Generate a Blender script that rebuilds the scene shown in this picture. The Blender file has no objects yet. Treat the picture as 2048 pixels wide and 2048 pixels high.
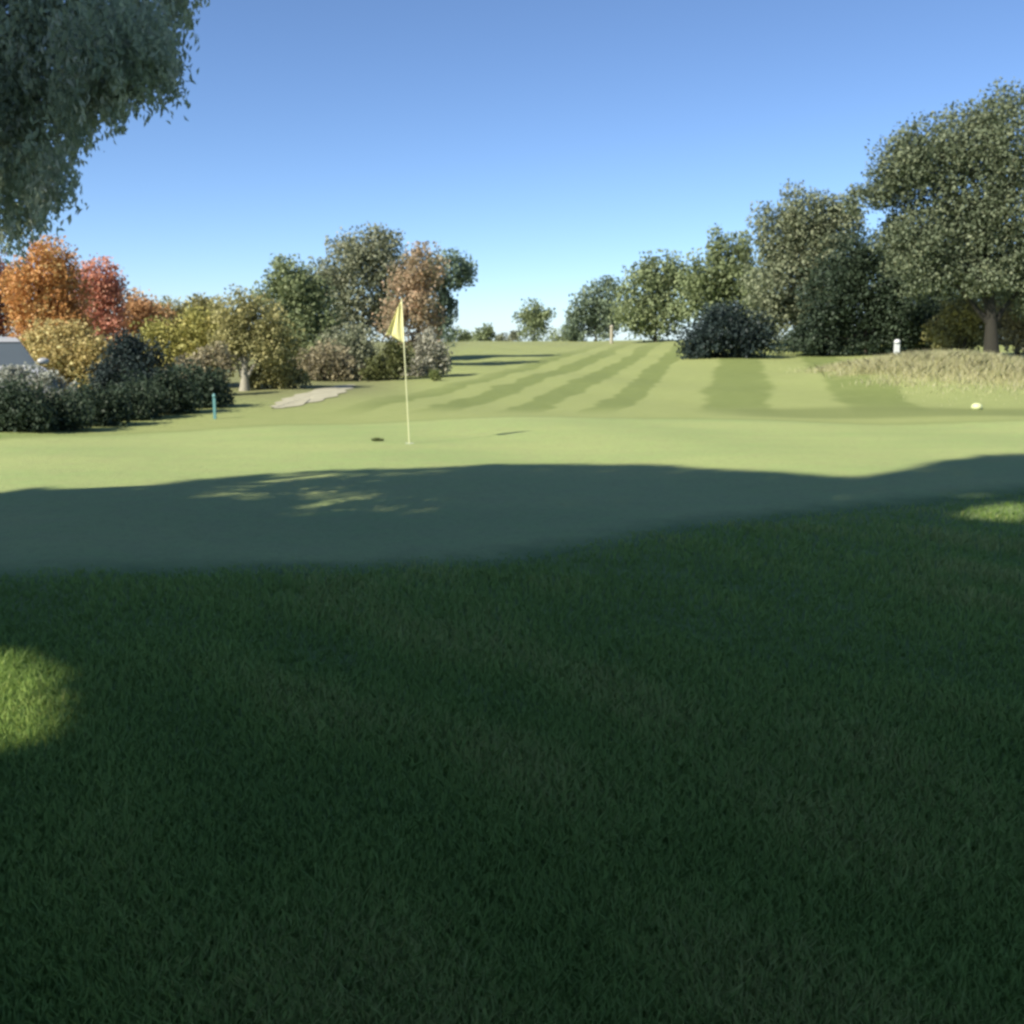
import bpy, bmesh, math
import numpy as np
from mathutils import Vector, Matrix

rng = np.random.default_rng(11)
sc = bpy.context.scene
COL = sc.collection
R = math.radians

# ------------------------------------------------------------------ camera model
F = 2196.0            # focal length in pixels of the 2048 px frame
PITCH = R(9.2)
EYE = np.array([0.0, 0.0, 1.6])
FWD = np.array([0, math.cos(PITCH), -math.sin(PITCH)])
UPV = np.array([0, math.sin(PITCH), math.cos(PITCH)])

def ray(px, py):
    return FWD + (px-1024)/F*np.array([1.0, 0, 0]) + (1024-py)/F*UPV

def at(px, py, Y):
    d = ray(px, py)
    return EYE + d*(Y/d[1])

def screen(p):
    q = p-EYE
    z = np.maximum(q @ FWD, 1e-3)
    ok = (q @ FWD) > 0.3
    return 1024+F*q[..., 0]/z, 1024-F*(q @ UPV)/z, ok

def S(a, b, t):
    t = np.clip((t-a)/(b-a), 0, 1)
    return t*t*(3-2*t)

def height(x, y):
    x = np.asarray(x, float); y = np.asarray(y, float)
    h = 1.05*S(20, 74, y) - 10*S(86, 170, y)
    h = h+0.30*S(3, 10, x)*S(22, 38, y)*(1-S(60, 90, y))
    h = h+0.50*np.exp(-((x-11.8)/3.6)**2-((y-30)/3.5)**2)
    h = h+0.05*np.sin(x*.55+1.0)*np.sin(y*.41)*S(9, 16, y)*(1-S(60, 90, y))
    h = h+0.02*np.sin(x*1.3+y*.7)
    return h

def ground(px, py):
    d = ray(px, py)
    t = 1.0
    for k in range(4000):
        p = EYE+d*t
        if p[2] <= height(p[0], p[1]):
            break
        t += 0.01+t*0.0015
    p[2] = float(height(p[0], p[1]))
    return p

# sun: light comes from the left, a little behind the camera
ELEV = R(38)
SUN_H = np.array([0.74, 0.67]); SUN_H /= np.linalg.norm(SUN_H)      # travel direction on the ground

# ------------------------------------------------------------------ materials
def new_mat(name):
    m = bpy.data.materials.new(name); m.use_nodes = True
    nt = m.node_tree; nt.nodes.clear()
    out = nt.nodes.new('ShaderNodeOutputMaterial')
    return m, nt, out

class N:
    """tiny node writer"""
    def __init__(s, nt): s.nt = nt
    def node(s, t, **kw):
        n = s.nt.nodes.new(t)
        for k, v in kw.items(): setattr(n, k, v)
        return n
    def put(s, sock, v):
        if hasattr(v, 'is_output'): s.nt.links.new(v, sock)
        else: sock.default_value = v
    def math(s, op, a, b=0.0, c=0.0, clamp=False):
        n = s.node('ShaderNodeMath', operation=op, use_clamp=clamp)
        s.put(n.inputs[0], a); s.put(n.inputs[1], b); s.put(n.inputs[2], c)
        return n.outputs[0]
    def step(s, v, a, b, lo=0.0, hi=1.0):
        n = s.node('ShaderNodeMapRange', interpolation_type='SMOOTHSTEP')
        s.put(n.inputs['Value'], v); n.inputs['From Min'].default_value = a; n.inputs['From Max'].default_value = b
        n.inputs['To Min'].default_value = lo; n.inputs['To Max'].default_value = hi
        return n.outputs[0]
    def noise(s, vec, scale, detail=3.0, rough=.55):
        n = s.node('ShaderNodeTexNoise')
        s.put(n.inputs['Vector'], vec); n.inputs['Scale'].default_value = scale
        n.inputs['Detail'].default_value = detail; n.inputs['Roughness'].default_value = rough
        return n.outputs['Fac']
    def mix(s, f, a, b):
        n = s.node('ShaderNodeMix', data_type='RGBA')
        s.put(n.inputs[0], f)
        s.put(n.inputs[6], a if hasattr(a, 'is_output') else (*a, 1))
        s.put(n.inputs[7], b if hasattr(b, 'is_output') else (*b, 1))
        return n.outputs[2]
    def scale_vec(s, v, xyz):
        n = s.node('ShaderNodeVectorMath', operation='MULTIPLY')
        s.put(n.inputs[0], v); n.inputs[1].default_value = xyz
        return n.outputs[0]

def simple(name, col, rough=.6, var=.15, scale=6.0, metal=0.0, spec=.4):
    m, nt, out = new_mat(name); n = N(nt)
    tc = n.node('ShaderNodeTexCoord').outputs['Object']
    f = n.noise(tc, scale)
    c = n.mix(f, tuple(v*(1-var) for v in col), tuple(min(1, v*(1+var)) for v in col))
    b = n.node('ShaderNodeBsdfPrincipled')
    n.put(b.inputs['Base Color'], c)
    b.inputs['Roughness'].default_value = rough; b.inputs['Metallic'].default_value = metal
    b.inputs['Specular IOR Level'].default_value = spec
    nt.links.new(b.outputs[0], out.inputs[0])
    return m

_leafmats = {}
LEAF_GAIN = 3.2
DROOP_GAIN = 4.6
def leaf_mat(dark, mid, light, trans=.30, gain=None):
    boost = LEAF_GAIN if gain is None else gain
    dark, mid, light = [tuple(min(.6, v*boost) for v in c_) for c_ in (dark, mid, light)]
    key = (dark, mid, light, trans)
    if key in _leafmats: return _leafmats[key]
    m, nt, out = new_mat('foliage'); n = N(nt)
    a = n.node('ShaderNodeAttribute', attribute_name='tint').outputs['Fac']
    c = n.mix(n.step(a, 0.0, .5), dark, mid)
    c = n.mix(n.step(a, .5, 1.0), c, light)
    d = n.node('ShaderNodeBsdfPrincipled'); n.put(d.inputs['Base Color'], c)
    d.inputs['Roughness'].default_value = .55; d.inputs['Specular IOR Level'].default_value = .25
    t = n.node('ShaderNodeBsdfTranslucent')
    n.put(t.inputs['Color'], c)
    mx = n.node('ShaderNodeMixShader'); mx.inputs[0].default_value = trans
    nt.links.new(d.outputs[0], mx.inputs[1]); nt.links.new(t.outputs[0], mx.inputs[2])
    nt.links.new(mx.outputs[0], out.inputs[0])
    _leafmats[key] = m
    return m

def bark_mat(col, name='bark'):
    m, nt, out = new_mat(name); n = N(nt)
    tc = n.node('ShaderNodeTexCoord').outputs['Object']
    f = n.noise(n.scale_vec(tc, (9, 9, 1.6)), 3.0, 5, .65)
    c = n.mix(f, tuple(v*.5 for v in col), tuple(v*1.5 for v in col))
    b = n.node('ShaderNodeBsdfPrincipled'); n.put(b.inputs['Base Color'], c); b.inputs['Roughness'].default_value = .9
    bp = n.node('ShaderNodeBump'); bp.inputs['Strength'].default_value = .6; bp.inputs['Distance'].default_value = .03
    n.put(bp.inputs['Height'], f); nt.links.new(bp.outputs[0], b.inputs['Normal'])
    nt.links.new(b.outputs[0], out.inputs[0])
    return m
BARK = bark_mat((.055, .045, .035))
PALE_BARK = bark_mat((.30, .28, .22), 'pale_bark')

# ------------------------------------------------------------------ object helpers
def tag(o, label=None, cat=None, group=None, kind=None):
    if label: o['label'] = label
    if cat: o['category'] = cat
    if group: o['group'] = group
    if kind: o['kind'] = kind
    return o

def thing(name, loc, label, cat, group=None, rz=0.0):
    o = bpy.data.objects.new(name, None); COL.objects.link(o)
    o.empty_display_size = .2
    o.location = Vector([float(v) for v in loc]); o.rotation_euler = (0, 0, rz)
    return tag(o, label, cat, group)

def mesh_np(name, verts, faces, mat, parent=None, attrs=None, smooth=False, quads=True):
    """verts (n,3) local; faces (m,k) ints"""
    me = bpy.data.meshes.new(name)
    verts = np.asarray(verts, np.float32); faces = np.asarray(faces, np.int32)
    k = faces.shape[1]
    me.vertices.add(len(verts)); me.vertices.foreach_set('co', verts.ravel())
    me.loops.add(faces.size); me.loops.foreach_set('vertex_index', faces.ravel())
    me.polygons.add(len(faces))
    me.polygons.foreach_set('loop_start', np.arange(0, faces.size, k, dtype=np.int32))
    if attrs:
        for an, av in attrs.items():
            at_ = me.attributes.new(an, 'FLOAT', 'POINT'); at_.data.foreach_set('value', np.asarray(av, np.float32))
    me.update(calc_edges=True); me.validate()
    if smooth: me.polygons.foreach_set('use_smooth', np.ones(len(faces), bool))
    me.materials.append(mat)
    o = bpy.data.objects.new(name, me); COL.objects.link(o)
    if parent: o.parent = parent
    return o

def bm_obj(name, bm, mat, parent=None, smooth=False):
    me = bpy.data.meshes.new(name); bm.normal_update(); bm.to_mesh(me); bm.free()
    if smooth:
        for p in me.polygons: p.use_smooth = True
    me.materials.append(mat)
    o = bpy.data.objects.new(name, me); COL.objects.link(o)
    if parent: o.parent = parent
    return o

def tube_arrays(path, radii, sides=9):
    """path (n,3), radii (n)"""
    path = np.asarray(path, float); n = len(path)
    V = []; Fs = []
    for i in range(n):
        d = path[min(i+1, n-1)]-path[max(i-1, 0)]; d /= np.linalg.norm(d)+1e-9
        a = np.cross(d, [0.31, .87, .2]); a /= np.linalg.norm(a)+1e-9; b = np.cross(d, a)
        for k in range(sides):
            t = 2*math.pi*k/sides
            V.append(path[i]+radii[i]*(math.cos(t)*a+math.sin(t)*b))
    for i in range(n-1):
        for k in range(sides):
            k2 = (k+1) % sides
            Fs.append((i*sides+k, i*sides+k2, (i+1)*sides+k2, (i+1)*sides+k))
    V.append(path[-1]); tip = len(V)-1
    for k in range(sides):
        k2 = (k+1) % sides
        Fs.append(((n-1)*sides+k, (n-1)*sides+k2, tip, tip))
    return V, Fs

def tubes(name, paths, mat, parent=None):
    bm = bmesh.new()
    for path, radii, sides in paths:
        V, Fs = tube_arrays(path, radii, sides)
        bv = [bm.verts.new(v) for v in V]
        for f in Fs:
            idx = list(dict.fromkeys(f))
            try: bm.faces.new([bv[i] for i in idx])
            except ValueError: pass
    return bm_obj(name, bm, mat, parent, smooth=True)

def leaf_arrays(c, L, W, droop=0.0, up=.35):
    """diamond leaves at centres c (n,3)"""
    n = len(c)
    a = rng.normal(size=(n, 3)); a[:, 2] -= droop*1.6
    a /= np.linalg.norm(a, axis=1)[:, None]
    nr = rng.normal(size=(n, 3)); nr[:, 2] += up*2
    b = np.cross(nr, a); b /= np.linalg.norm(b, axis=1)[:, None]+1e-9
    nn = np.cross(a, b)
    s = rng.uniform(.65, 1.25, n)[:, None]
    A = a*s*L*.5; B = b*s*W*.5; bend = nn*s*L*.10
    V = np.stack([c-A-bend, c+B+bend*.6, c+A-bend, c-B+bend*.6], 1).reshape(-1, 3)
    Fc = np.arange(4*n).reshape(n, 4)
    return V, Fc

def scatter_blob(c, r, n_clump, per, clump_r, shell=.55):
    """clump centres through an ellipsoid, denser to the outside"""
    d = rng.normal(size=(n_clump, 3)); d /= np.linalg.norm(d, axis=1)[:, None]
    rad = rng.uniform(0, 1, n_clump)**(1/3.0*(1-shell)+.02)
    wob = 1+.16*np.sin(d[:, 0]*5+c[0])*np.cos(d[:, 2]*4+c[1])+rng.normal(0, .07, n_clump)
    cc = c+d*(rad*wob)[:, None]*r
    pts = np.repeat(cc, per, 0)
    sc_ = np.clip(rng.normal(size=pts.shape), -1.7, 1.7)*clump_r
    return cc, pts+sc_

def plant(name, label, cat, Y, blobs, cols, base=None, leaf_px=7.5, cover=7.0, trunk_r=None, bark=None, per=60,
          group=None, droop=0.0, aspect=.6, trans=.3, gain=None, limbs=True, clump=1.0, thick=.95, leaf_name='crown', stem_name='trunk', part=True):
    """a tree or shrub whose blobs (x, y, rx, ry) are taken at distance Y; base = x pixel of the stem"""
    sc_px = Y/F
    bx = base if base is not None else float(np.mean([b[0] for b in blobs]))
    p0 = at(bx, 700, Y); p0[2] = float(height(p0[0], p0[1]))
    root = thing(name, p0, label, cat, group)
    P = []; T = []; cents = []
    L = max(.07, leaf_px*sc_px); W = L*aspect
    leaf_area_px = (L/sc_px)*(W/sc_px)*.5
    for (x, y, rx, ry) in blobs:
        rx = rx*.93; ry = ry*.93
        c = at(x, y, Y)
        jit = rng.uniform(-.35, .35)*rx*sc_px
        c = at(x, y, Y+jit)
        r = np.array([rx*sc_px, (rx+ry)*.5*sc_px*thick, ry*sc_px])
        c[2] = max(c[2], float(height(c[0], c[1]))+r[2]*.75)
        cents.append((c, r))
        n = int(math.pi*rx*ry*cover/leaf_area_px)
        nc = max(10, n//per)
        cc, pts = scatter_blob(c, r, nc, per, clump*.19*min(r[0], r[2])+.5*L)
        ct = rng.uniform(0, 1, nc)
        t = np.repeat(ct, per)*.6+rng.uniform(0, 1, len(pts))*.4
        P.append(pts); T.append(t)
    P = np.concatenate(P); T = np.concatenate(T)
    gz = height(P[:, 0], P[:, 1])
    k = P[:, 2] > gz+.03
    P = P[k]; T = T[k]
    V, Fc = leaf_arrays(P-p0, L, W, droop)
    mesh_np(leaf_name, V, Fc, leaf_mat(*cols, trans, gain), root, {'tint': np.repeat(T, 4)})
    top = max(c[2]+r[2]*.3 for c, r in cents)-p0[2]
    tr = trunk_r if trunk_r else max(.025, .022*top)
    paths = []
    if stem_name == 'trunk':
        mid = np.mean([c for c, r in cents], 0)-p0
        n = 7
        path = []
        for i in range(n):
            f = i/(n-1)
            path.append([mid[0]*f**1.6+.04*top*math.sin(3*f+bx)*f, mid[1]*f**1.6, -.1+top*f*.95])
        rad = [tr*(1.35 if i == 0 else 1)*(1-.85*i/(n-1)) for i in range(n)]
        paths.append((path, rad, 9))
        if limbs:
            for c, r in cents:
                q = c-p0
                zf = min(max(.25, (q[2]-r[2]*.9)/max(top, .1)), .85)
                i = int(zf*(n-1)); s = np.array(path[i])
                e = q+np.array([0, 0, r[2]*.3])
                m = (s+e)/2+np.array([0, 0, .08*np.linalg.norm(e-s)])
                r0 = rad[i]*.55
                paths.append(([s, m, e], [r0, r0*.6, r0*.15], 6))
    else:
        for c, r in cents:
            q = c-p0
            for k in range(3):
                e = q+rng.normal(size=3)*r*.4
                s = np.array([q[0]*.5+rng.normal()*.06, q[1]*.5+rng.normal()*.06, -.05+float(height(p0[0]+q[0]*.5, p0[1]+q[1]*.5))-p0[2]])
                paths.append(([s, (s+e)/2+np.array([0, 0, .05]), e], [tr, tr*.7, tr*.2], 5))
    tubes(stem_name, paths, bark or BARK, root)
    return root

# ------------------------------------------------------------------ world, sun, camera
w = bpy.data.worlds.new('World'); sc.world = w; w.use_nodes = True
nt = w.node_tree; nt.nodes.clear()
sky = nt.nodes.new('ShaderNodeTexSky'); sky.sky_type = 'NISHITA'; sky.sun_disc = False
sky.sun_elevation = ELEV
sun_az = math.atan2(-SUN_H[0], -SUN_H[1])
sky.sun_rotation = sun_az % (2*math.pi)
sky.altitude = 1500; sky.air_density = .75; sky.dust_density = .8; sky.ozone_density = 5
bg = nt.nodes.new('ShaderNodeBackground'); bg.inputs['Strength'].default_value = .076
wo = nt.nodes.new('ShaderNodeOutputWorld')
nt.links.new(sky.outputs[0], bg.inputs[0]); nt.links.new(bg.outputs[0], wo.inputs[0])

sl = bpy.data.lights.new('sun', 'SUN'); sl.energy = 3.75; sl.angle = R(.55); sl.color = (1, .94, .80)
so = bpy.data.objects.new('sun', sl); COL.objects.link(so)
trav = Vector((SUN_H[0]*math.cos(ELEV), SUN_H[1]*math.cos(ELEV), -math.sin(ELEV)))
so.rotation_euler = trav.to_track_quat('-Z', 'Y').to_euler(); so.location = (-20, -10, 30)

cd = bpy.data.cameras.new('camera'); cam = bpy.data.objects.new('camera', cd); COL.objects.link(cam)
cam.location = EYE; cam.rotation_euler = (math.pi/2-PITCH, 0, 0)
cd.sensor_width = 36; cd.lens = 36*F/2048; cd.clip_end = 4000; cd.clip_start = .05
sc.camera = cam
sc.view_settings.view_transform = 'Standard'; sc.view_settings.look = 'None'
sc.view_settings.exposure = 1.2; sc.view_settings.gamma = 1
sc.render.engine = 'CYCLES'
sc.cycles.use_denoising = True
sc.cycles.filter_width = 3.0
sc.cycles.max_bounces = 6; sc.cycles.transparent_max_bounces = 8

# ------------------------------------------------------------------ ground
def turf_bump(n, tc, b, s1, s2, strength, dist):
    f = n.noise(tc, s1, 4, .6); g = n.noise(tc, s2, 2, .6)
    bp = n.node('ShaderNodeBump'); bp.inputs['Strength'].default_value = strength; bp.inputs['Distance'].default_value = dist
    n.put(bp.inputs['Height'], n.math('ADD', f, n.math('MULTIPLY', g, .6)))
    n.nt.links.new(bp.outputs[0], b.inputs['Normal'])

def ground_mat():
    m, nt, out = new_mat('turf'); n = N(nt)
    tc = n.node('ShaderNodeTexCoord').outputs['Object']
    sx = n.node('ShaderNodeSeparateXYZ'); nt.links.new(tc, sx.inputs[0])
    x, y = sx.outputs[0], sx.outputs[1]
    big = n.noise(tc, .35, 4); mid = n.noise(tc, 2.2, 4); fine = n.noise(tc, 45, 2)
    # near rough
    rough = n.mix(big, (.165, .245, .072), (.205, .275, .085))
    rough = n.mix(n.step(fine, .35, .75), rough, (.17, .21, .08))
    # mown fairway, with the mower's stripes running towards the crest
    wob = n.math('MULTIPLY', n.math('SUBTRACT', n.noise(tc, .5, 2), .5), .9)
    u = n.math('ADD', n.math('SUBTRACT', x, n.math('MULTIPLY', y, .205)), wob)
    left = n.math('SINE', n.math('MULTIPLY_ADD', u, 2*math.pi/1.75, 2*math.pi*4.6/1.75+math.pi/2))
    right = n.math('SINE', n.math('MULTIPLY_ADD', u, 2*math.pi/3.1, math.pi/2))
    side = n.step(u, -1.9, -1.5)
    st = n.math('ADD', n.math('MULTIPLY', left, n.math('SUBTRACT', 1.0, side)), n.math('MULTIPLY', right, side))
    st = n.step(st, -.3, .3)
    inside = n.math('MULTIPLY', n.step(y, 21.5, 25), n.math('SUBTRACT', 1.0, n.step(y, 62, 76)))
    inside = n.math('MULTIPLY', inside, n.math('MULTIPLY', n.step(u, -9.5, -7.5), n.math('SUBTRACT', 1.0, n.step(u, 4.6, 5.6))))
    st = n.math('MULTIPLY', st, n.math('MULTIPLY', inside, n.step(mid, .2, .6, .65, 1.0)))
    fair = n.mix(mid, (.265, .31, .105), (.325, .35, .14))
    fair = n.mix(n.math('MULTIPLY', st, .85), fair, (.165, .205, .060))
    far = n.mix(mid, (.23, .26, .10), (.30, .31, .135))
    fair = n.mix(n.step(y, 46, 72), fair, far)
    # the rough beside the fairway at left, drier
    dry = n.mix(mid, (.17, .185, .075), (.24, .235, .115))
    fair = n.mix(n.math('MULTIPLY', n.step(n.math('MULTIPLY', x, -1), 2.0, 5.0), n.step(y, 22, 30)), fair, dry)
    # straw-coloured mound at right
    dx = n.math('DIVIDE', n.math('SUBTRACT', x, 12.8), 3.9); dy = n.math('DIVIDE', n.math('SUBTRACT', y, 31), 3.6)
    rr = n.math('SQRT', n.math('ADD', n.math('MULTIPLY', dx, dx), n.math('MULTIPLY', dy, dy)))
    rr = n.math('ADD', rr, n.math('MULTIPLY', n.math('SUBTRACT', mid, .5), .8))
    tan = n.mix(mid, (.36, .36, .15), (.48, .44, .22))
    fair = n.mix(n.math('SUBTRACT', 1.0, n.step(rr, .55, 1.25)), fair, tan)
    edge = n.math('MULTIPLY', n.math('MULTIPLY', n.step(y, 21.3, 22.0), n.math('SUBTRACT', 1.0, n.step(y, 23.2, 24.2))), n.step(x, 3.5, 5.5))
    fair = n.mix(n.math('MULTIPLY', edge, .6), fair, (.15, .18, .06))
    fair = n.mix(n.step(fine, .3, .8, 0, .35), fair, (.10, .13, .045))
    yy = n.math('ADD', y, n.math('MULTIPLY', n.math('SUBTRACT', big, .5), 3.0))
    c = n.mix(n.step(yy, 16.5, 19.0), rough, fair)
    b = n.node('ShaderNodeBsdfPrincipled'); n.put(b.inputs['Base Color'], c)
    b.inputs['Roughness'].default_value = .85; b.inputs['Specular IOR Level'].default_value = .2
    turf_bump(n, tc, b, 22, 90, .7, .03)
    nt.links.new(b.outputs[0], out.inputs[0])
    return m

def axis(lo, hi, near, growth, step0):
    v = [near]; s = step0
    while v[-1] < hi: v.append(v[-1]+s); s *= growth
    u = [near]; s = step0
    while u[-1] > lo: u.append(u[-1]-s); s *= growth
    return np.array(sorted(set(u+v)))
gx = axis(-700, 700, 0, 1.035, .25)
gy = axis(-200, 1600, 12, 1.02, .25)
GX, GY = np.meshgrid(gx, gy)
V = np.stack([GX, GY, height(GX, GY)], -1).reshape(-1, 3)
nx, ny = len(gx), len(gy)
ii = (np.arange(ny-1)[:, None]*nx+np.arange(nx-1)[None]).ravel()
Fq = np.stack([ii, ii+1, ii+nx+1, ii+nx], 1)
g = mesh_np('ground', V, Fq, ground_mat(), smooth=True)
tag(g, kind='structure')

def flat_pt(px, py):
    d = ray(px, py); t = -1.6/d[2]
    return np.array([d[0]*t, d[1]*t])

def chaikin(p, k=3):
    p = np.asarray(p)
    for _ in range(k):
        q = np.roll(p, -1, 0)
        p = np.stack([.75*p+.25*q, .25*p+.75*q], 1).reshape(-1, p.shape[1])
    return p

green_px = [(-500, 1150), (0, 1122), (300, 1118), (600, 1108), (900, 1092), (1150, 1066), (1400, 1022), (1600, 998), (1800, 986), (1960, 975), (2120, 950),
            (2350, 915), (2330, 868), (2100, 846), (1800, 848), (1500, 845), (1200, 842), (900, 845), (600, 850), (300, 866), (60, 884), (-250, 905), (-500, 960), (-700, 1050)]
GREEN = chaikin([flat_pt(*p) for p in green_px])

def inside_poly(x, y, poly):
    r = np.zeros(len(x), bool)
    a = poly; b = np.roll(poly, -1, 0)
    for (x1, y1), (x2, y2) in zip(a, b):
        c = ((y1 > y) != (y2 > y))
        if y1 != y2:
            r ^= c & (x < (x2-x1)*(y-y1)/(y2-y1)+x1)
    return r

def sheet(name, poly, z, mat, rings=36):
    c = poly.mean(0); n = len(poly)
    pts = [c[None]]
    for i in range(1, rings+1): pts.append(c+(poly-c)*(i/rings))
    pts = np.concatenate(pts)
    V = np.column_stack([pts, height(pts[:, 0], pts[:, 1])+z])
    bm = bmesh.new(); bv = [bm.verts.new(v) for v in V]
    for k in range(n): bm.faces.new([bv[0], bv[1+k], bv[1+(k+1) % n]])
    for i in range(rings-1):
        a = 1+i*n; b = a+n
        for k in range(n):
            k2 = (k+1) % n
            bm.faces.new([bv[a+k], bv[b+k], bv[b+k2], bv[a+k2]])
    bmesh.ops.recalc_face_normals(bm, faces=bm.faces[:])
    if sum(f.normal.z for f in bm.faces) < 0: bmesh.ops.reverse_faces(bm, faces=bm.faces[:])
    return bm_obj(name, bm, mat, smooth=True)

def green_mat(k1=None):
    m, nt, out = new_mat('green_turf'); n = N(nt)
    tc = n.node('ShaderNodeTexCoord').outputs['Object']
    big = n.noise(n.scale_vec(tc, (.5, 1.2, 1)), .5, 4); mid = n.noise(tc, 3.0, 4); fine = n.noise(tc, 60, 2)
    c = n.mix(n.step(big, .3, .7), (.285, .365, .13), (.355, .405, .15))
    c = n.mix(n.step(mid, .3, .75, 0, .5), c, (.32, .325, .145))
    c = n.mix(n.step(fine, .35, .8, 0, .5), c, (.18, .235, .085))
    med = n.noise(tc, 14.0, 4, .65)
    c = n.mix(n.step(med, .45, .7, 0, .35), c, (.19, .24, .085))
    if k1 == 'rim':
        a = n.node('ShaderNodeAttribute', attribute_name='rim').outputs['Fac']
        a = n.math('ADD', a, n.math('MULTIPLY', n.math('SUBTRACT', mid, .5), .7))
        yb = n.node('ShaderNodeSeparateXYZ'); nt.links.new(tc, yb.inputs[0])
        outer = n.mix(n.step(yb.outputs[1], 13, 16), (.125, .19, .06), (.22, .26, .09))
        c = n.mix(n.step(a, .0, 1.0), c, outer)
    b = n.node('ShaderNodeBsdfPrincipled'); n.put(b.inputs['Base Color'], c)
    b.inputs['Roughness'].default_value = .8; b.inputs['Specular IOR Level'].default_value = .25
    turf_bump(n, tc, b, 26, 110, .7, .02)
    nt.links.new(b.outputs[0], out.inputs[0])
    return m
tag(sheet('putting_green', GREEN, .014, green_mat()), kind='structure')
gc = GREEN.mean(0)
gn = np.roll(GREEN, -1, 0)-np.roll(GREEN, 1, 0)
gn = np.stack([gn[:, 1], -gn[:, 0]], 1); gn /= np.linalg.norm(gn, axis=1)[:, None]
if np.sum(gn*(GREEN-gc)) < 0: gn = -gn
FV = []; FQ = []; FA = []
NR = 9; NP = len(GREEN)
for k_, q in enumerate(np.linspace(0, 1, NR)):
    pp = GREEN+gn*.75*q*(1+.10*np.sin(np.arange(NP)*.9)[:, None]*q)
    FV.append(np.column_stack([pp, height(pp[:, 0], pp[:, 1])+.014-.012*q])); FA.append(np.full(NP, q))
for k_ in range(NR-1):
    for i in range(NP):
        FQ.append((k_*NP+i, (k_+1)*NP+i, (k_+1)*NP+(i+1) % NP, k_*NP+(i+1) % NP))
FV = np.concatenate(FV); FQ = np.array(FQ)
e1 = FV[FQ[0][1]]-FV[FQ[0][0]]; e2 = FV[FQ[0][3]]-FV[FQ[0][0]]
if np.cross(e1, e2)[2] < 0: FQ = FQ[:, ::-1]
tag(mesh_np('fringe', FV, FQ, green_mat('rim'), None, {'rim': np.concatenate(FA)}, smooth=True), kind='structure')

# pale path that comes out from under the trees at left
pc = [ground(*p)[:2] for p in [(700, 770), (660, 782), (625, 794), (590, 806), (550, 818)]]
pw = [.2, .45, .62, .42, .12]
le = []; ri = []
for i, p in enumerate(pc):
    d = pc[min(i+1, 4)]-pc[max(i-1, 0)]; d /= np.linalg.norm(d); nrm = np.array([-d[1], d[0]])
    le.append(p+nrm*pw[i]); ri.append(p-nrm*pw[i])
PATH = chaikin(np.array(le+ri[::-1]), 3)
PATH = PATH+.07*np.stack([np.sin(np.arange(len(PATH))*1.1), np.cos(np.arange(len(PATH))*.83)], 1)
tag(sheet('path', PATH, .014, simple('path_gravel', (.36, .34, .24), .9, .3, 3), rings=10), kind='structure')

# ------------------------------------------------------------------ grass
def blades(name, x, y, h, wd, lean, mat, tint):
    n = len(x)
    z = height(x, y)
    a = rng.uniform(0, 2*math.pi, n); l = rng.uniform(0, 1, n)*lean*h
    la = rng.uniform(0, 2*math.pi, n)
    base = np.stack([x, y, z-.004], 1)
    sd = np.stack([np.cos(a), np.sin(a), 0*a], 1)*wd[:, None]*.5
    ln = np.stack([np.cos(la)*l, np.sin(la)*l, 0*l], 1)
    up = np.zeros((n, 3)); up[:, 2] = h
    V = np.stack([base-sd, base+sd, base+up*.6+ln*.35+sd*.7, base+up*.98+ln, base+up*.6+ln*.35-sd*.7], 1).reshape(-1, 3)
    Fc = np.arange(5*n).reshape(n, 5)
    o = mesh_np(name, V, Fc, mat, None, {'tint': np.repeat(tint, 5)})
    return tag(o, kind='stuff')

def sample_rough(n, y0, y1, power):
    u = rng.uniform(0, 1, n)
    y = (y0**(1-power)+u*(y1**(1-power)-y0**(1-power)))**(1/(1-power))
    x = rng.uniform(-1, 1, n)*(y*.58+1.2)
    return x, y
bx, by = sample_rough(430000, 1.7, 17.0, 1.9)
k = ~inside_poly(bx, by, GREEN)
bx, by = bx[k], by[k]
pn = .5+.25*np.sin(bx*1.9+by*.8)+.25*np.sin(by*2.3-bx*1.1+1)
def dist_poly(x, y, poly):
    d = np.full(len(x), 1e9)
    a = poly; b = np.roll(poly, -1, 0)
    for (x1, y1), (x2, y2) in zip(a, b):
        dx, dy = x2-x1, y2-y1
        t_ = np.clip(((x-x1)*dx+(y-y1)*dy)/(dx*dx+dy*dy+1e-9), 0, 1)
        d = np.minimum(d, np.hypot(x-x1-t_*dx, y-y1-t_*dy))
    return d
gd = dist_poly(bx, by, GREEN)
k = rng.uniform(0, 1, len(bx)) < .05+.95*S(.1, 1.1, gd)
bx, by, gd = bx[k], by[k], gd[k]
pn = np.zeros(len(bx))
for q in range(14):
    fa = rng.uniform(0, 2*math.pi); fr = rng.uniform(1.0, 9.0)
    pn += np.sin((bx*math.cos(fa)+by*math.sin(fa))*fr+rng.uniform(0, 6.3))/7**.5
pn = np.clip(.5+.28*pn, 0, 1)
hh = (.35+.65*S(.1, 1.2, gd))*(.022+.030*rng.uniform(0, 1, len(bx))+.030*pn)*np.where(by < 9, 1, .8)
rt = rng.uniform(0, 1, len(bx))
tint = np.clip(.55*pn+.45*rt-.05+.03*bx, 0, 1)
o = blades('rough_grass', bx, by, hh, .0032+.0011*by, .9, leaf_mat((.18, .275, .068), (.25, .36, .09), (.39, .41, .14), .4, 1.0), tint)
tag(o, 'dark green shaded rough grass filling the foreground below the green', 'grass')

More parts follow.
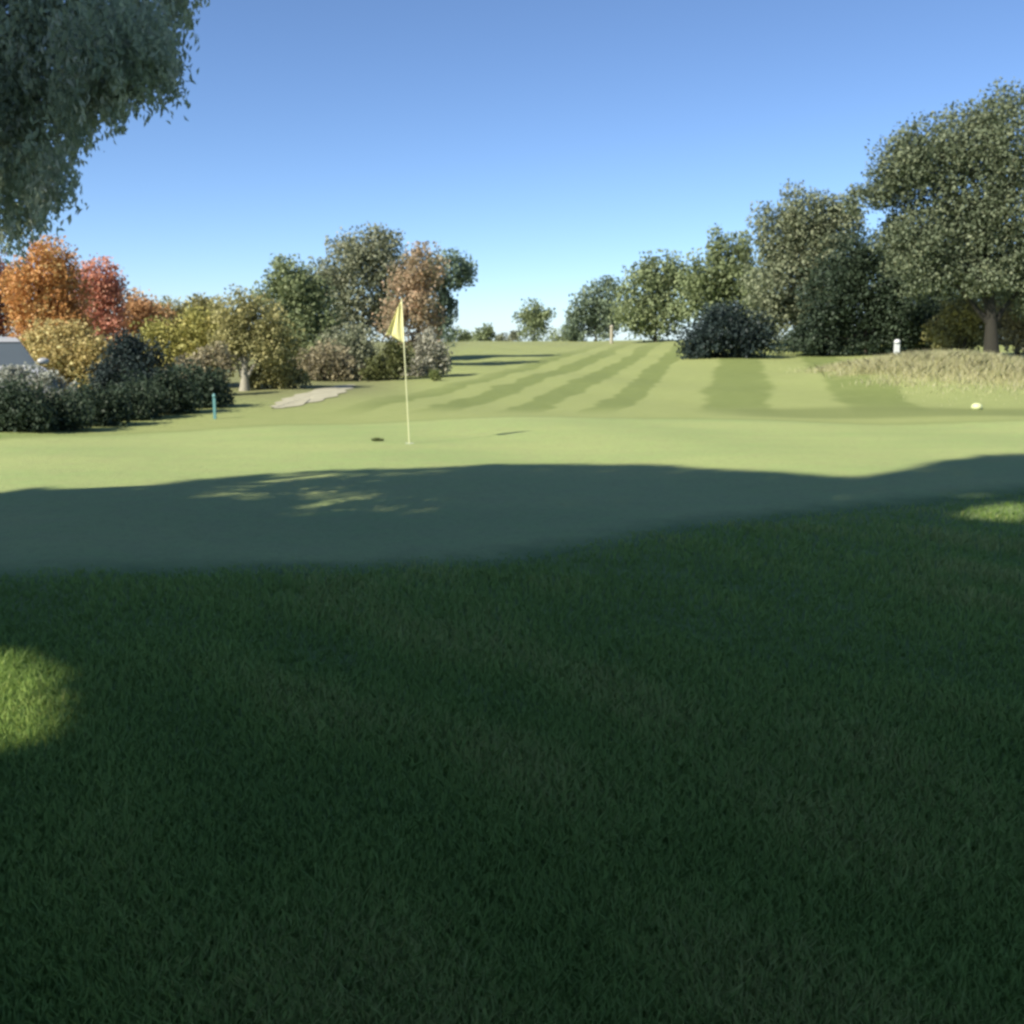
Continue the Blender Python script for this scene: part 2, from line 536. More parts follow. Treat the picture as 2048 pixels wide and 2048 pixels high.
n = 60000
tx = rng.normal(12.2, 2.9, n); ty = rng.normal(31, 1.8, n)
th = rng.uniform(.10, .46, n)*np.exp(-((tx-12.4)/4.4)**2-((ty-31)/3.4)**2)+.05
k = rng.uniform(0, 1, n) < S(8.6, 10.4, tx+.5*np.sin(ty*3))
tx, ty, th = tx[k], ty[k], th[k]; n = len(tx)
o = blades('tall_grass', tx, ty, th, np.full(n, .013), 1.1, leaf_mat((.36, .38, .18), (.56, .53, .29), (.60, .57, .38), .45, 1.0), rng.uniform(0, 1, n))
tag(o, 'straw coloured tall grass covering the mound at the right', 'grass')

# ------------------------------------------------------------------ flagstick
pb = ground(819, 889)
root = thing('flagstick', pb, 'thin pale flagstick with a limp yellow flag standing on the sunlit green', 'flagstick')
ptop = at(803, 597, pb[1])-pb
axis_v = ptop/np.linalg.norm(ptop)
plen = np.linalg.norm(ptop)
tubes('pole', [([axis_v*-.02, axis_v*plen*.5, axis_v*plen], [.009, .008, .007], 10)], simple('pole_paint', (.62, .62, .36), .4, .08), root)
# limp flag: folds hanging from the stick
NU, NV = 22, 26
fv = []
for j in range(NV):
    v = j/(NV-1)
    for i in range(NU):
        u = i/(NU-1)
        drop = .02+.60*v
        wmax = np.interp(v, [0, .35, .78, 1.0], [.06, .14, .25, .22])
        fold = .030*math.sin(u*9+2.2*v)*u**.5
        px_ = -wmax*u
        z = plen-.01-drop-u*.10*(1-v)+u*.13*S(.75, 1, v)
        fv.append(axis_v*z+np.array([px_-.006, fold+.012*u, 0]))
ff = [(j*NU+i, j*NU+i+1, (j+1)*NU+i+1, (j+1)*NU+i) for j in range(NV-1) for i in range(NU-1)]
m, nt2, out = new_mat('flag_cloth'); nn = N(nt2)
tcn = nn.node('ShaderNodeTexCoord').outputs['Object']
cc = nn.mix(nn.noise(tcn, 14), (.78, .73, .36), (.86, .82, .45))
d = nn.node('ShaderNodeBsdfPrincipled'); nn.put(d.inputs['Base Color'], cc); d.inputs['Roughness'].default_value = .7
t = nn.node('ShaderNodeBsdfTranslucent'); nn.put(t.inputs['Color'], cc)
mx = nn.node('ShaderNodeMixShader'); mx.inputs[0].default_value = .35
nt2.links.new(d.outputs[0], mx.inputs[1]); nt2.links.new(t.outputs[0], mx.inputs[2]); nt2.links.new(mx.outputs[0], out.inputs[0])
fo = mesh_np('flag', np.array(fv), ff, m, root, smooth=True)
so_ = fo.modifiers.new('thick', 'SOLIDIFY'); so_.thickness = .003
# cup liner around the foot of the pole
bm = bmesh.new()
ring = []
for r_, z_ in [(.054, .016), (.060, .017), (.060, .0135), (.054, .0135)]:
    ring.append([bm.verts.new((r_*math.cos(a), r_*math.sin(a), z_)) for a in np.linspace(0, 2*math.pi, 24, endpoint=False)])
for q in range(4):
    a_, b_ = ring[q], ring[(q+1) % 4]
    for i in range(24): bm.faces.new([a_[i], a_[(i+1) % 24], b_[(i+1) % 24], b_[i]])
bm_obj('cup_rim', bm, simple('cup_white', (.75, .75, .70), .5, .03), root, True)

# ------------------------------------------------------------------ small things on the turf
def tuft(name, label, cat, px, py, size, cols, n=160):
    p = ground(px, py)
    a = rng.uniform(0, 2*math.pi, n); r = size*np.sqrt(rng.uniform(0, 1, n))
    x = r*np.cos(a); y = r*np.sin(a)
    h = size*rng.uniform(.4, .9, n)
    sd = np.stack([np.cos(a+1.5), np.sin(a+1.5), 0*a], 1)*.008
    base = np.stack([x, y, 0*x], 1); tip = base+np.stack([x*.5, y*.5, h], 1)
    V = np.stack([base-sd, base+sd, tip+sd*.3, tip-sd*.3], 1).reshape(-1, 3)
    o = mesh_np(name, V, np.arange(4*n).reshape(n, 4), leaf_mat(*cols, .2, 1.0), None, {'tint': np.repeat(rng.uniform(0, 1, n), 4)})
    o.location = p
    return tag(o, label, cat)
tuft('grass_tuft', 'small dark tuft on the sunlit green just left of the flagstick', 'tuft', 755, 884, .075,
     ((.06, .08, .025), (.09, .11, .04), (.13, .14, .055)))

def lathe(bm, prof, seg=20):
    rings = []
    for r_, z_ in prof:
        rings.append([bm.verts.new((r_*math.cos(a), r_*math.sin(a), z_)) for a in np.linspace(0, 2*math.pi, seg, endpoint=False)])
    for a_, b_ in zip(rings, rings[1:]):
        for i in range(seg): bm.faces.new([a_[i], a_[(i+1) % seg], b_[(i+1) % seg], b_[i]])
    bm.faces.new(rings[-1]); bm.faces.new(rings[0][::-1])

p = ground(1953, 819)
root = thing('tee_marker', p, 'small pale rounded marker lying on sunlit grass below the straw mound', 'marker')
bm = bmesh.new(); lathe(bm, [(.085, 0), (.11, .025), (.115, .06), (.095, .105), (.055, .13), (.015, .137)])
bm_obj('dome', bm, simple('marker_cream', (.55, .58, .30), .4, .05), root, True)
bm = bmesh.new(); lathe(bm, [(.012, -.08), (.012, -.001)], 8)
bm_obj('spike', bm, simple('spike_steel', (.4, .4, .4), .4, .05, metal=1), root)

def post(name, label, px, py, Y, hgt, wdt, col, capcol, round_=False):
    p = at(px, py, Y); p[2] = float(height(p[0], p[1]))
    root = thing(name, p, label, 'post')
    bm = bmesh.new()
    if round_:
        lathe(bm, [(wdt*.5, -.05), (wdt*.5, hgt*.5), (wdt*.48, hgt*.88)], 14)
    else:
        bmesh.ops.create_cube(bm, size=1)
        for v in bm.verts: v.co = Vector((v.co.x*wdt, v.co.y*wdt*.6, (v.co.z+.5)*hgt*.88-.03))
        bmesh.ops.bevel(bm, geom=bm.edges[:], offset=wdt*.08, segments=2, affect='EDGES')
    bm_obj('shaft', bm, simple(name+'_paint', col, .5, .1, 12), root)
    bm = bmesh.new()
    z0 = hgt*.88-.02
    lathe(bm, [(wdt*.56, z0), (wdt*.60, z0+hgt*.03), (wdt*.5, z0+hgt*.09), (wdt*.2, z0+hgt*.13)], 14)
    bm_obj('cap', bm, simple(name+'_cap_paint', capcol, .5, .1, 12), root, True)
    return root
g1 = ground(430, 838)
post('marker_stake', 'slim teal stake standing on the lawn at the right end of the dark hedge', 430, 838, g1[1], .50, .055, (.10, .24, .25), (.14, .30, .30))
post('white_post', 'short white post in front of the dark trees left of the straw mound', 1794, 690, 36.0, .88, .17, (.55, .57, .56), (.6, .6, .6))
post('pale_post', 'pale narrow post on the distant crest below the small trees', 1223, 680, 66.0, 1.1, .20, (.34, .31, .23), (.36, .33, .26), True)

# ------------------------------------------------------------------ pale car behind the hedge
def car(px, Y, heading):
    p = at(px, 700, Y); p[2] = float(height(p[0], p[1]))
    root = thing('parked_car', p, 'pale parked car with grey windscreen, half hidden behind the dark hedge', 'car', rz=heading)
    white = simple('car_paint', (.42, .42, .41), .3, .03, 2, spec=.6)
    glass = simple('car_glass', (.10, .12, .13), .08, .05, 2, spec=.8)
    rub = simple('tyre_rubber', (.02, .02, .02), .85, .1); alloy = simple('wheel_alloy', (.45, .45, .46), .3, .05, metal=1)
    lampm = simple('headlight_lens', (.75, .76, .78), .1, .03, spec=.9); dark = simple('dark_trim', (.03, .03, .03), .6, .1)
    # side outline (x forward, z up)
    side = [(-2.15, .35), (-2.2, .62), (-2.12, .92), (-1.9, 1.0), (-.95, 1.0), (0, .98), (.75, .97), (1.3, .92), (1.85, .80), (2.12, .66), (2.18, .45), (2.1, .28),
            (1.75, .26), (1.68, .50), (1.42, .66), (1.12, .60), (.98, .26), (-.98, .26), (-1.08, .56), (-1.36, .66), (-1.66, .52), (-1.75, .26)]
    def extr(outline, wf):
        bm = bmesh.new(); cols_ = []
        ys = [-1, -.96, -.8, 0, .8, .96, 1]
        for s_ in ys:
            cols_.append([bm.verts.new((x*(1-.035*s_*s_), wf(z)*s_*.89, z-(.02 if abs(s_) == 1 else 0))) for x, z in outline])
        n_ = len(outline)
        for a_, b_ in zip(cols_, cols_[1:]):
            for i in range(n_): bm.faces.new([a_[i], a_[(i+1) % n_], b_[(i+1) % n_], b_[i]])
        bm.faces.new(cols_[0][::-1]); bm.faces.new(cols_[-1])
        bmesh.ops.recalc_face_normals(bm, faces=bm.faces[:])
        return bm
    bm_obj('body', extr(side, lambda z: 1.0-.05*max(0, z-.7)), white, root)
    cab = [(-1.85, .99), (-1.45, 1.40), (.25, 1.43), (1.0, .95), (0, .96)]
    bm_obj('cabin_glass', extr(cab, lambda z: .93-.30*max(0, z-1.0)), glass, root)
    roof = [(-1.55, 1.395), (-1.35, 1.47), (-.6, 1.51), (.05, 1.49), (.32, 1.41), (-.6, 1.43)]
    bm_obj('roof', extr(roof, lambda z: .80), white, root)
    for sx in (1.40, -1.37):
        for sy in (1, -1):
            bm = bmesh.new(); lathe(bm, [(.20, -.10), (.30, -.11), (.33, -.07), (.33, .07), (.30, .11), (.20, .10)], 24)
            bmesh.ops.rotate(bm, verts=bm.verts, cent=(0, 0, 0), matrix=Matrix.Rotation(math.pi/2, 3, 'X'))
            bmesh.ops.translate(bm, verts=bm.verts, vec=(sx, sy*.80, .33))
            wh = bm_obj('wheel', bm, rub, root, False)
            bm = bmesh.new(); lathe(bm, [(.19, -.02), (.20, .0), (.17, .012), (.06, .006), (.04, .02)], 20)
            bmesh.ops.rotate(bm, verts=bm.verts, cent=(0, 0, 0), matrix=Matrix.Rotation(-sy*math.pi/2, 3, 'X'))
            bmesh.ops.translate(bm, verts=bm.verts, vec=(sx, sy*.905, .33))
            bm_obj('rim', bm, alloy, wh, False)
    for sy in (1, -1):
        bm = bmesh.new(); bmesh.ops.create_uvsphere(bm, u_segments=16, v_segments=10, radius=1)
        for v in bm.verts: v.co = Vector((2.02+v.co.x*.10, sy*.62+v.co.y*.19, .69+v.co.z*.085))
        bm_obj('headlight', bm, lampm, root, True)
        bm = bmesh.new(); bmesh.ops.create_uvsphere(bm, u_segments=12, v_segments=8, radius=1)
        for v in bm.verts: v.co = Vector((.72+v.co.x*.07, sy*1.0+v.co.y*.12, 1.02+v.co.z*.07))
        bm_obj('mirror', bm, white, root, True)
    bm = bmesh.new(); bmesh.ops.create_cube(bm, size=1)
    for v in bm.verts: v.co = Vector((2.10+v.co.x*.09, v.co.y*.75, .53+v.co.z*.10))
    bm_obj('grille', bm, dark, root)
car(-38, 22.6, R(-52))

# ------------------------------------------------------------------ plants
DARK = ((.007, .012, .007), (.014, .021, .013), (.028, .038, .023))
NAVY = ((.006, .009, .009), (.011, .017, .016), (.020, .028, .025))
OLIVE = ((.048, .048, .020), (.095, .090, .038), (.15, .135, .06))
GREY = ((.040, .045, .027), (.070, .076, .047), (.11, .11, .075))
GREEN_G = ((.035, .045, .022), (.065, .078, .038), (.10, .115, .06))
ORANGE = ((.11, .050, .017), (.19, .095, .034), (.25, .14, .06))
RED = ((.12, .046, .03), (.20, .082, .054), (.25, .12, .08))
RUST = ((.09, .050, .024), (.16, .092, .045), (.21, .13, .065))
YELL = ((.095, .078, .030), (.165, .13, .055), (.22, .18, .085))
YGREEN = ((.06, .058, .016), (.115, .11, .034), (.18, .155, .055))
BROWN = ((.06, .052, .034), (.10, .088, .055), (.15, .13, .08))

def base_depth(px, py): return float(ground(px, py)[1])
def shrub(name, label, Y, blobs, cols, group=None, **kw):
    kw.setdefault('leaf_px', 8.0)
    return plant(name, label, 'shrub', Y, blobs, cols, group=group, leaf_name='foliage', stem_name='stem', **kw)

hg = 'dark shrubs of the low hedge'
hedge = [(-55, 818, 85, 60, 868, 'dark low shrub cut off by the left edge of the photo'),
         (40, 820, 62, 54, 868, 'dark low shrub directly below the pale car bonnet'),
         (128, 832, 52, 40, 866, 'dark low shrub in the hedge right of the pale car'),
         (196, 814, 55, 48, 856, 'dark low shrub in the hedge below the yellow bush'),
         (268, 802, 55, 48, 844, 'dark hedge shrub in front of the tall dark evergreen bush'),
         (340, 790, 52, 46, 831, 'dark hedge shrub below the yellow green bush, third from the teal stake end'),
         (405, 778, 48, 44, 819, 'dark hedge shrub nearest the teal stake')]
hedge[5] = (340, 790, 52, 46, 831, 'dark hedge shrub below the brown bush, left of the last one')
for (x, y, rx, ry, b, lab) in hedge:
    shrub('hedge_shrub', lab, base_depth(x, b)+.5, [(x, y, rx, ry), (x+rx*.35, y+ry*.25, rx*.7, ry*.75), (x-rx*.35, y+ry*.25, rx*.7, ry*.75)], DARK, hg)

shrub('pale_shrub', 'pale grey leaved shrub sloping down in front of the pale car bonnet', 20.6, [(60, 748, 38, 18), (100, 764, 32, 18), (132, 786, 26, 18), (25, 752, 30, 14)], ((.05, .055, .043), (.10, .105, .088), (.16, .16, .14)), cover=3)
shrub('evergreen_bush', 'tall dark evergreen bush rising above the hedge', 25.0, [(255, 735, 52, 50), (235, 760, 45, 45), (300, 750, 50, 50), (250, 700, 30, 25)], NAVY)
shrub('yellow_bush', 'yellow leaved bush under the orange tree beside the pale car', 29.0, [(150, 700, 60, 45), (100, 690, 50, 40), (190, 725, 40, 45), (150, 745, 60, 45), (90, 740, 50, 40)], YELL)
shrub('yellow_green_bush', 'yellow green bush above the hedge near the teal stake', 31.0, [(350, 680, 50, 48), (410, 670, 45, 50), (310, 690, 40, 40), (420, 715, 42, 45), (365, 730, 50, 40)], YGREEN)
shrub('brown_bush', 'brown bush just behind the right end of the hedge', 28.0, [(385, 745, 40, 30), (430, 728, 28, 38), (400, 765, 45, 30), (350, 752, 26, 22)], BROWN)

def tree(label, Y, blobs, cols, name='tree', **kw):
    return plant(name, label, 'tree', Y, blobs, cols, **kw)
tree('orange autumn tree, tallest of the coloured trees behind the hedge', 38, [(95, 530, 50, 48), (70, 585, 58, 55), (115, 590, 50, 55), (90, 640, 65, 50), (130, 650, 45, 45), (85, 690, 60, 40)], ORANGE, 'autumn_tree')
tree('salmon red autumn tree right of the orange one', 43, [(200, 560, 42, 42), (185, 600, 45, 45), (212, 615, 36, 50), (190, 655, 45, 38)], RED, 'autumn_tree')
tree('dark red autumn tree cut off by the left edge of the photo', 41, [(0, 575, 36, 48), (-40, 560, 50, 55), (-5, 625, 38, 40), (-45, 640, 50, 50)], ((.06, .025, .015), (.10, .04, .025), (.15, .06, .04)), 'autumn_tree')
tree('rusty brown tree with a pale slim trunk right of the red tree', 46, [(275, 630, 40, 36), (305, 655, 45, 40), (250, 660, 35, 45), (285, 690, 50, 40)], RUST, 'autumn_tree', base=238, bark=PALE_BARK)
tree('low olive tree behind the yellow green bush', 48, [(345, 640, 42, 34), (395, 635, 45, 35), (430, 650, 40, 45), (380, 680, 70, 45)], OLIVE, 'olive_tree')

tree('olive green tree with a pale trunk right of the hedge', 30, [(480, 625, 42, 45), (452, 665, 35, 55), (520, 640, 42, 50), (450, 700, 30, 40), (495, 675, 40, 34), (530, 680, 45, 40), (555, 690, 45, 50)], OLIVE, 'olive_tree', base=486, bark=PALE_BARK, trunk_r=.13, cover=5)
tree('dark green tree with a pointed top left of the tallest crown', 40, [(575, 548, 30, 36), (590, 585, 48, 45), (555, 600, 45, 40), (620, 620, 55, 50), (600, 670, 65, 50), (640, 720, 50, 45)], GREEN_G, 'green_tree')
tree('grey green broad tree, tallest crown left of the flag', 46, [(735, 510, 62, 46), (685, 535, 58, 50), (780, 530, 50, 45), (650, 575, 45, 45), (720, 590, 80, 60), (790, 600, 55, 55), (700, 660, 80, 50)], GREY, 'grey_tree', cover=5)
tree('reddish brown and green tree behind the flag with an overhanging right side', 42, [(845, 535, 42, 42), (815, 570, 40, 40), (800, 640, 40, 45), (840, 650, 35, 45), (850, 600, 30, 50)], ((.07, .065, .04), (.13, .10, .065), (.19, .125, .08)), 'autumn_tree', base=835, cover=5)
tree('dark blue green tree with a leaning top right of the flag', 47, [(890, 540, 48, 36), (925, 545, 22, 30), (882, 615, 26, 40), (885, 665, 28, 34), (880, 580, 16, 30)], ((.03, .042, .03), (.05, .068, .048), (.075, .095, .065)), 'green_tree', base=878)
sg = 'shrubs below the trees left of the flag'
shrub('grey_shrub', 'grey brown shrub beside the pale path', 35, [(650, 725, 45, 38), (615, 745, 35, 32), (680, 745, 38, 26)], BROWN, sg)
shrub('grey_shrub', 'grey green shrub between the pale path and the dark shrub', 37, [(720, 710, 48, 42), (690, 700, 40, 40), (735, 740, 36, 24)], GREY, sg)
shrub('olive_shrub', 'olive shrub beside the pale trunk at the left end of the path', 30.5, [(560, 745, 32, 36), (525, 765, 32, 26), (585, 760, 26, 26)], OLIVE, sg)
shrub('dark_shrub', 'dark shrub directly below the yellow flag', 35, [(775, 728, 28, 26), (800, 708, 24, 28), (750, 742, 24, 16)], ((.02, .022, .008), (.034, .038, .014), (.05, .054, .022)))
shrub('pale_shrub', 'pale grey shrub just right of the dark shrub under the flag', 36.5, [(832, 735, 30, 26), (868, 722, 26, 38), (855, 690, 18, 28)], ((.06, .06, .045), (.10, .098, .075), (.15, .145, .115)))
shrub('round_shrub', 'tiny round green shrub alone on the slope right of the flagstick', 34, [(868, 756, 11, 10)], ((.03, .04, .014), (.05, .06, .02), (.07, .08, .03)), leaf_px=5)

tree('tiny distant tree on the crest, nearest the flag', 105, [(962, 678, 18, 18), (974, 672, 10, 22)], GREEN_G, 'distant_tree', leaf_px=6)
shrub('distant_bush', 'low distant bush on the horizon just right of the tree group behind the flag', 108, [(912, 676, 22, 14), (935, 682, 18, 10)], GREEN_G, leaf_px=5)
shrub('distant_bush', 'low distant bush on the horizon between the tiny tree and the small tree', 112, [(1005, 682, 20, 10), (1025, 678, 16, 13)], GREY, leaf_px=5)
shrub('distant_bush', 'low distant bush on the horizon right of the small lone tree', 104, [(1118, 676, 22, 14), (1140, 670, 20, 18)], GREEN_G, leaf_px=5)
tree('small distant tree with a broad top alone on the crest', 98, [(1066, 625, 26, 24), (1050, 645, 24, 20), (1088, 645, 22, 22), (1066, 662, 24, 24)], GREEN_G, 'distant_tree', leaf_px=6, cover=5)
tree('distant dark green tree above the pale post', 82, [(1210, 592, 28, 34), (1182, 620, 38, 36), (1160, 652, 36, 28), (1215, 640, 34, 34)], ((.03, .04, .026), (.05, .065, .042), (.08, .095, .06)), 'distant_tree', leaf_px=7)
tree('grey green tree at the far end of the right hand tree row', 64, [(1330, 550, 46, 36), (1285, 580, 44, 42), (1355, 590, 50, 46), (1265, 630, 40, 40), (1320, 630, 50, 40)], GREEN_G, 'row_tree', leaf_px=8)
tree('spiky topped green tree behind the round dark bush', 54, [(1440, 490, 18, 34), (1482, 500, 16, 36), (1460, 535, 48, 42), (1415, 560, 46, 45), (1490, 580, 50, 50), (1420, 610, 60, 45), (1510, 640, 50, 45)], GREEN_G, 'row_tree', leaf_px=8)
shrub('round_bush', 'large round dark bush at the near end of the striped fairway', 43, [(1445, 665, 62, 48), (1400, 685, 42, 36), (1495, 675, 48, 44), (1440, 695, 70, 28)], NAVY)
tree('grey green tree in the right hand row left of the sky gap', 48, [(1600, 425, 46, 44), (1560, 465, 50, 52), (1640, 450, 45, 45), (1590, 520, 65, 60), (1680, 450, 40, 42), (1650, 530, 50, 60), (1545, 570, 50, 60), (1560, 640, 50, 45), (1610, 600, 60, 50)], ((.035, .042, .025), (.065, .074, .044), (.105, .11, .07)), 'row_tree')
tree('dark green tree below the sky gap in the right hand row', 45, [(1690, 530, 60, 60), (1750, 560, 70, 70), (1660, 600, 60, 60), (1720, 640, 70, 50), (1800, 610, 60, 60), (1650, 660, 60, 40), (1830, 660, 50, 40), (1610, 690, 55, 24), (1690, 695, 60, 20), (1775, 690, 60, 24), (1850, 690, 45, 22)], DARK, 'row_tree')
tree('tallest broad tree at the right edge with a bare dark trunk', 40, [(2030, 270, 100, 80), (1940, 285, 70, 60), (1860, 310, 75, 60), (1800, 330, 55, 50), (1765, 375, 40, 36), (1728, 398, 30, 24), (1850, 390, 60, 50), (1950, 390, 80, 70), (2050, 410, 80, 90), (1800, 480, 46, 40), (1850, 540, 60, 50), (1840, 470, 60, 50), (1920, 480, 70, 60), (2010, 510, 70, 60), (1950, 555, 60, 35), (2080, 560, 70, 70)], ((.026, .034, .020), (.050, .060, .037), (.086, .094, .056)), 'broad_tree', base=1985, trunk_r=.24, bark=bark_mat((.022, .020, .014), 'dark_bark'))
tree('dark tree standing behind the bare dark trunk at the right', 56, [(1900, 560, 75, 60), (1980, 590, 70, 60), (2060, 560, 70, 70), (1840, 600, 60, 60), (1860, 520, 60, 50), (1880, 660, 60, 40), (1760, 670, 70, 40), (1680, 672, 60, 38), (1990, 660, 70, 40), (1800, 520, 50, 50)], DARK, 'row_tree')
shrub('olive_shrub', 'pale olive shrub left of the bare dark trunk', 43, [(1925, 630, 36, 48), (1900, 665, 40, 34), (1945, 660, 30, 40)], OLIVE)
shrub('brown_shrub', 'brown shrub right of the bare dark trunk', 42, [(2035, 640, 40, 52), (2065, 660, 45, 45)], BROWN)

# ------------------------------------------------------------------ the big tree at the left whose crown shades the foreground
EDGE = np.array([(-400, 1010), (0, 990), (85, 975), (265, 986), (350, 965), (477, 954), (636, 943), (848, 938), (1018, 928), (1325, 933), (1590, 949), (1700, 954), (1802, 944), (1887, 922), (2048, 900), (2500, 870)], float)
OUTLINE = np.array([(-300, -300), (395, -300), (372, 0), (376, 60), (360, 130), (345, 205), (322, 208), (285, 170), (262, 205), (232, 250), (195, 245), (165, 262), (150, 300), (148, 360), (158, 400), (140, 420), (118, 395), (95, 450), (75, 440), (50, 470), (35, 520), (20, 470), (-300, 520)], float)
LIT = [(-15, 1405, 205, 130, .0), (720, 1010, 110, 15, .12), (330, 1028, 70, 18, .4), (620, 980, 90, 10, .2), (20, 1040, 60, 18, .5), (2020, 1026, 95, 22, .12), (1740, 1172, 65, 24, .3)]

def cast(p):
    t = np.maximum(p[:, 2], 0)/math.tan(ELEV)
    g = p[:, :2]+t[:, None]*SUN_H
    q = np.column_stack([g, height(g[:, 0], g[:, 1])])
    return g, screen(q)

def allowed(p, margin):
    sx, sy, ok = screen(p)
    vis = ok & (sx > -15) & (sx < 2063) & (sy > -15) & (sy < 2063)
    a = ~vis | inside_poly(sx, sy, OUTLINE)
    g, (gx_, gy_, gok) = cast(p)
    e = np.interp(gx_, EDGE[:, 0], EDGE[:, 1])
    # margin in metres towards the sunlit side
    lim = e+margin*gy_*0+margin*1.6*F/np.maximum(g[:, 1], 2)**2
    a &= ~gok | (gy_ > lim) & (g[:, 1] < 15.5)
    return a, gx_, gy_

# --- the tree at the left whose sprays hang into the picture
HP = []; HT = []
for (x, y, rx, ry) in [(70, 60, 150, 110), (230, 40, 120, 90), (320, 90, 60, 80), (60, 190, 110, 80), (190, 160, 90, 90), (50, 300, 90, 90), (110, 340, 50, 80), (35, 420, 50, 70), (-80, 250, 90, 150), (300, -60, 90, 70), (100, -80, 160, 80), (-150, 60, 110, 140), (-180, 320, 90, 130)]:
    Yd = rng.uniform(7.8, 9.6); s_ = Yd/F
    c = at(x, y, Yd); r = np.array([rx*s_, (rx+ry)*.5*s_, ry*s_])
    nc = int(rx*ry/115)
    cc, _ = scatter_blob(c, r, nc, 1, 0, shell=.2)
    jj = allowed(cc+rng.normal(size=cc.shape)*.13, 0)[0]; cc = cc[jj]; nc = len(cc)
    per = 48
    ct = rng.uniform(0, 1, nc)
    k = rng.uniform(0, 1, (nc, per, 1))
    dirs = np.stack([rng.normal(0, .25, nc)+.12, rng.normal(0, .25, nc), -np.ones(nc)], 1)[:, None]
    pts = (cc[:, None]+dirs*k*.42+rng.normal(size=(nc, per, 3))*.05*(1.2-k)).reshape(-1, 3)
    HP.append(pts); HT.append(np.repeat(ct, per)*.65+rng.uniform(0, 1, len(pts))*.35)
HP = np.concatenate(HP); HT = np.concatenate(HT)
_, hx_, hy_ = allowed(HP, 0)
a = allowed(HP+rng.normal(size=HP.shape)*.07, .0)[0]
a &= ~(((hx_-LIT[0][0])/LIT[0][2])**2+((hy_-LIT[0][1])/LIT[0][3])**2 < 1.3)
HP = HP[a]; HT = HT[a]
dxy = np.array([-7.0, 8.6])
droot = thing('drooping_tree', (dxy[0], dxy[1], float(height(*dxy))), 'grey green tree with drooping foliage hanging into the sky at the top left', 'tree')
d0 = np.array(droot.location)
SHC = ((.045, .056, .040), (.090, .102, .070), (.150, .160, .112))
V2, F2 = leaf_arrays(HP-d0, .065, .024, 1.0)
mesh_np('crown', V2, F2, leaf_mat(*SHC, .5, DROOP_GAIN), droot, {'tint': np.repeat(HT, 4)})
tp = [np.array(v) for v in ([0, 0, -.2], [.1, .05, 1.2], [-.05, .1, 2.4], [.2, -.1, 3.6], [.5, 0, 4.6])]
paths = [(tp, [.26, .19, .16, .11, .04], 12)]
for (x, y, Yd) in [(250, 60, 8.8), (40, 300, 8.6), (120, 100, 8.7), (-100, 150, 8.6), (320, 20, 8.9)]:
    e = at(x, y-50, Yd)-d0; s_ = tp[2+int(rng.integers(0, 2))]
    paths.append(([s_, s_*.5+e*.5+np.array([0, 0, .35]), e, at(x+15, y+60, Yd)-d0], [.07, .045, .02, .006], 6))
tubes('trunk', paths, BARK, droot)

# --- the big tree behind and left of the camera whose shade covers the foreground
bxy = np.array([-15.0, -2.6])
broot = thing('shade_tree', (bxy[0], bxy[1], float(height(*bxy))), 'tall broad tree left of the rough that throws the wide shade over the lawn', 'tree')
b0 = np.array(broot.location)
big = [((-13, -4, 14.5), (6.5, 6.5, 4.5)), ((-9.5, -7, 13), (5, 5, 4)), ((-15.5, -1, 13.5), (5, 5, 4)), ((-12, -4.5, 10), (6, 6, 3)), ((-14, -5, 18), (5, 5, 3)),
       ((-8, -5, 10), (4.5, 4.5, 2.6)), ((-13.5, 0.5, 10.5), (4.5, 4, 2.6)), ((-17, -6, 15), (5, 5, 4)), ((-8.2, -9.5, 14), (5, 5, 3.5)), ((-4.5, -8, 10), (4, 4, 2.5))]
CP = []; CT = []
for c, r in big:
    c = np.array(c, float); r = np.array(r, float)
    nc = int(34*r[0]*r[1]); per = 15
    cc, _ = scatter_blob(c, r, nc, 1, 0, shell=.3)
    ok = allowed(cc, .25+np.clip(rng.normal(size=len(cc)), -1.5, 1.5)*.5)[0]
    cc = cc[ok]
    ct = rng.uniform(0, 1, len(cc))
    CP.append(np.repeat(cc, per, 0)+rng.normal(size=(len(cc)*per, 3))*np.array([.30, .30, .26]))
    CT.append(np.repeat(ct, per)*.6+rng.uniform(0, 1, len(cc)*per)*.4)
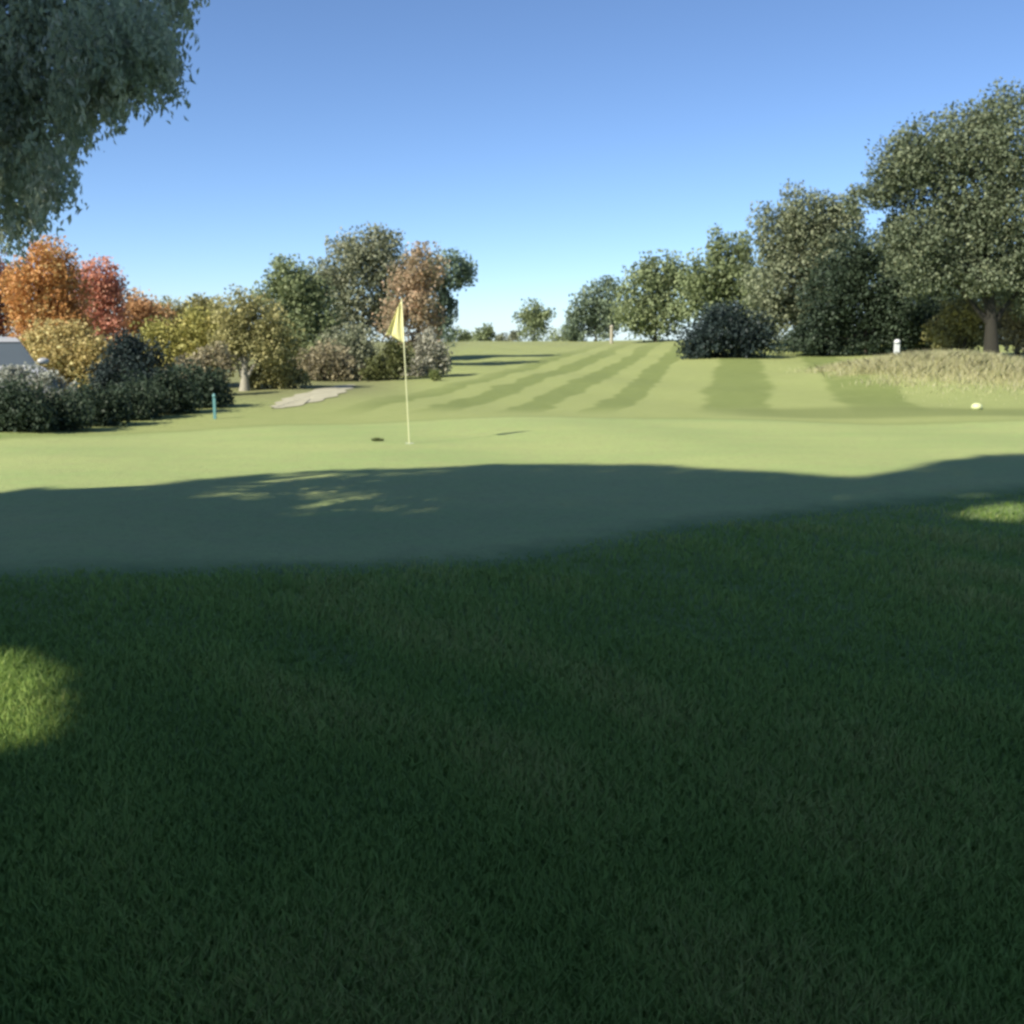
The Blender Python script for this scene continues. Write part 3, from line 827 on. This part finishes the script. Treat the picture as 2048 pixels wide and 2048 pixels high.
CP = np.concatenate(CP); CT = np.concatenate(CT)
a, gx_, gy_ = allowed(CP, .05)
for (x, y, rx, ry, keep) in LIT:
    q = ((gx_-x)/rx)**2+((gy_-y)/ry)**2
    a &= ~((q < rng.uniform(.6, 1.5, len(q))) & (rng.uniform(0, 1, len(q)) > keep))
CP = CP[a]; CT = CT[a]
# the crown is thinner between the sun and the drooping sprays, so that sun dapples them
gs, _ = cast(HP); gcn, _ = cast(CP)
key = lambda q: np.round(q/.25).astype(int)
cnt = {}
for q in map(tuple, key(gs)): cnt[q] = cnt.get(q, 0)+1
dens = np.array([cnt.get(tuple(q), 0) for q in key(gcn)])
near = np.zeros(len(CP), int)
for ox in (-1, 0, 1):
    for oy in (-1, 0, 1):
        near += np.array([cnt.get((q[0]+ox, q[1]+oy), 0) for q in map(tuple, key(gcn))])
keepc = (dens < 5) & (near < 60) | (rng.uniform(0, 1, len(CP)) < np.where(gcn[:, 0] > -.6, .5, .15))
CP = CP[keepc]; CT = CT[keepc]
print('shade leaves', len(CP), 'spray leaves', len(HP))
V1, F1 = leaf_arrays(CP-b0, .30, .19, .4)
mesh_np('crown', V1, F1, leaf_mat((.03, .042, .02), (.05, .07, .03), (.08, .10, .045), .6, 3.2), broot, {'tint': np.repeat(CT, 4)})
tp = [np.array(v) for v in ([0, 0, -.2], [.1, .05, 2.2], [-.05, .1, 5], [.1, -.1, 8.5], [0, 0, 12], [-.2, -.3, 15])]
paths = [(tp, [.72, .52, .45, .36, .22, .06], 12)]
for c, r in big:
    e = (np.array(c)-b0)
    s_ = tp[2+int(rng.integers(0, 2))]
    e = s_+(e-s_)*.8
    ln_ = np.array([s_+(e-s_)*f for f in np.linspace(0, 1, 14)])+b0
    _, (lx, ly, _k) = cast(ln_)
    if np.any(((lx-LIT[0][0])/320)**2+((ly-LIT[0][1])/200)**2 < 1): continue
    paths.append(([s_, s_*.45+e*.55+np.array([0, 0, .6]), e], [.2, .12, .03], 7))
tubes('trunk', paths, BARK, broot)
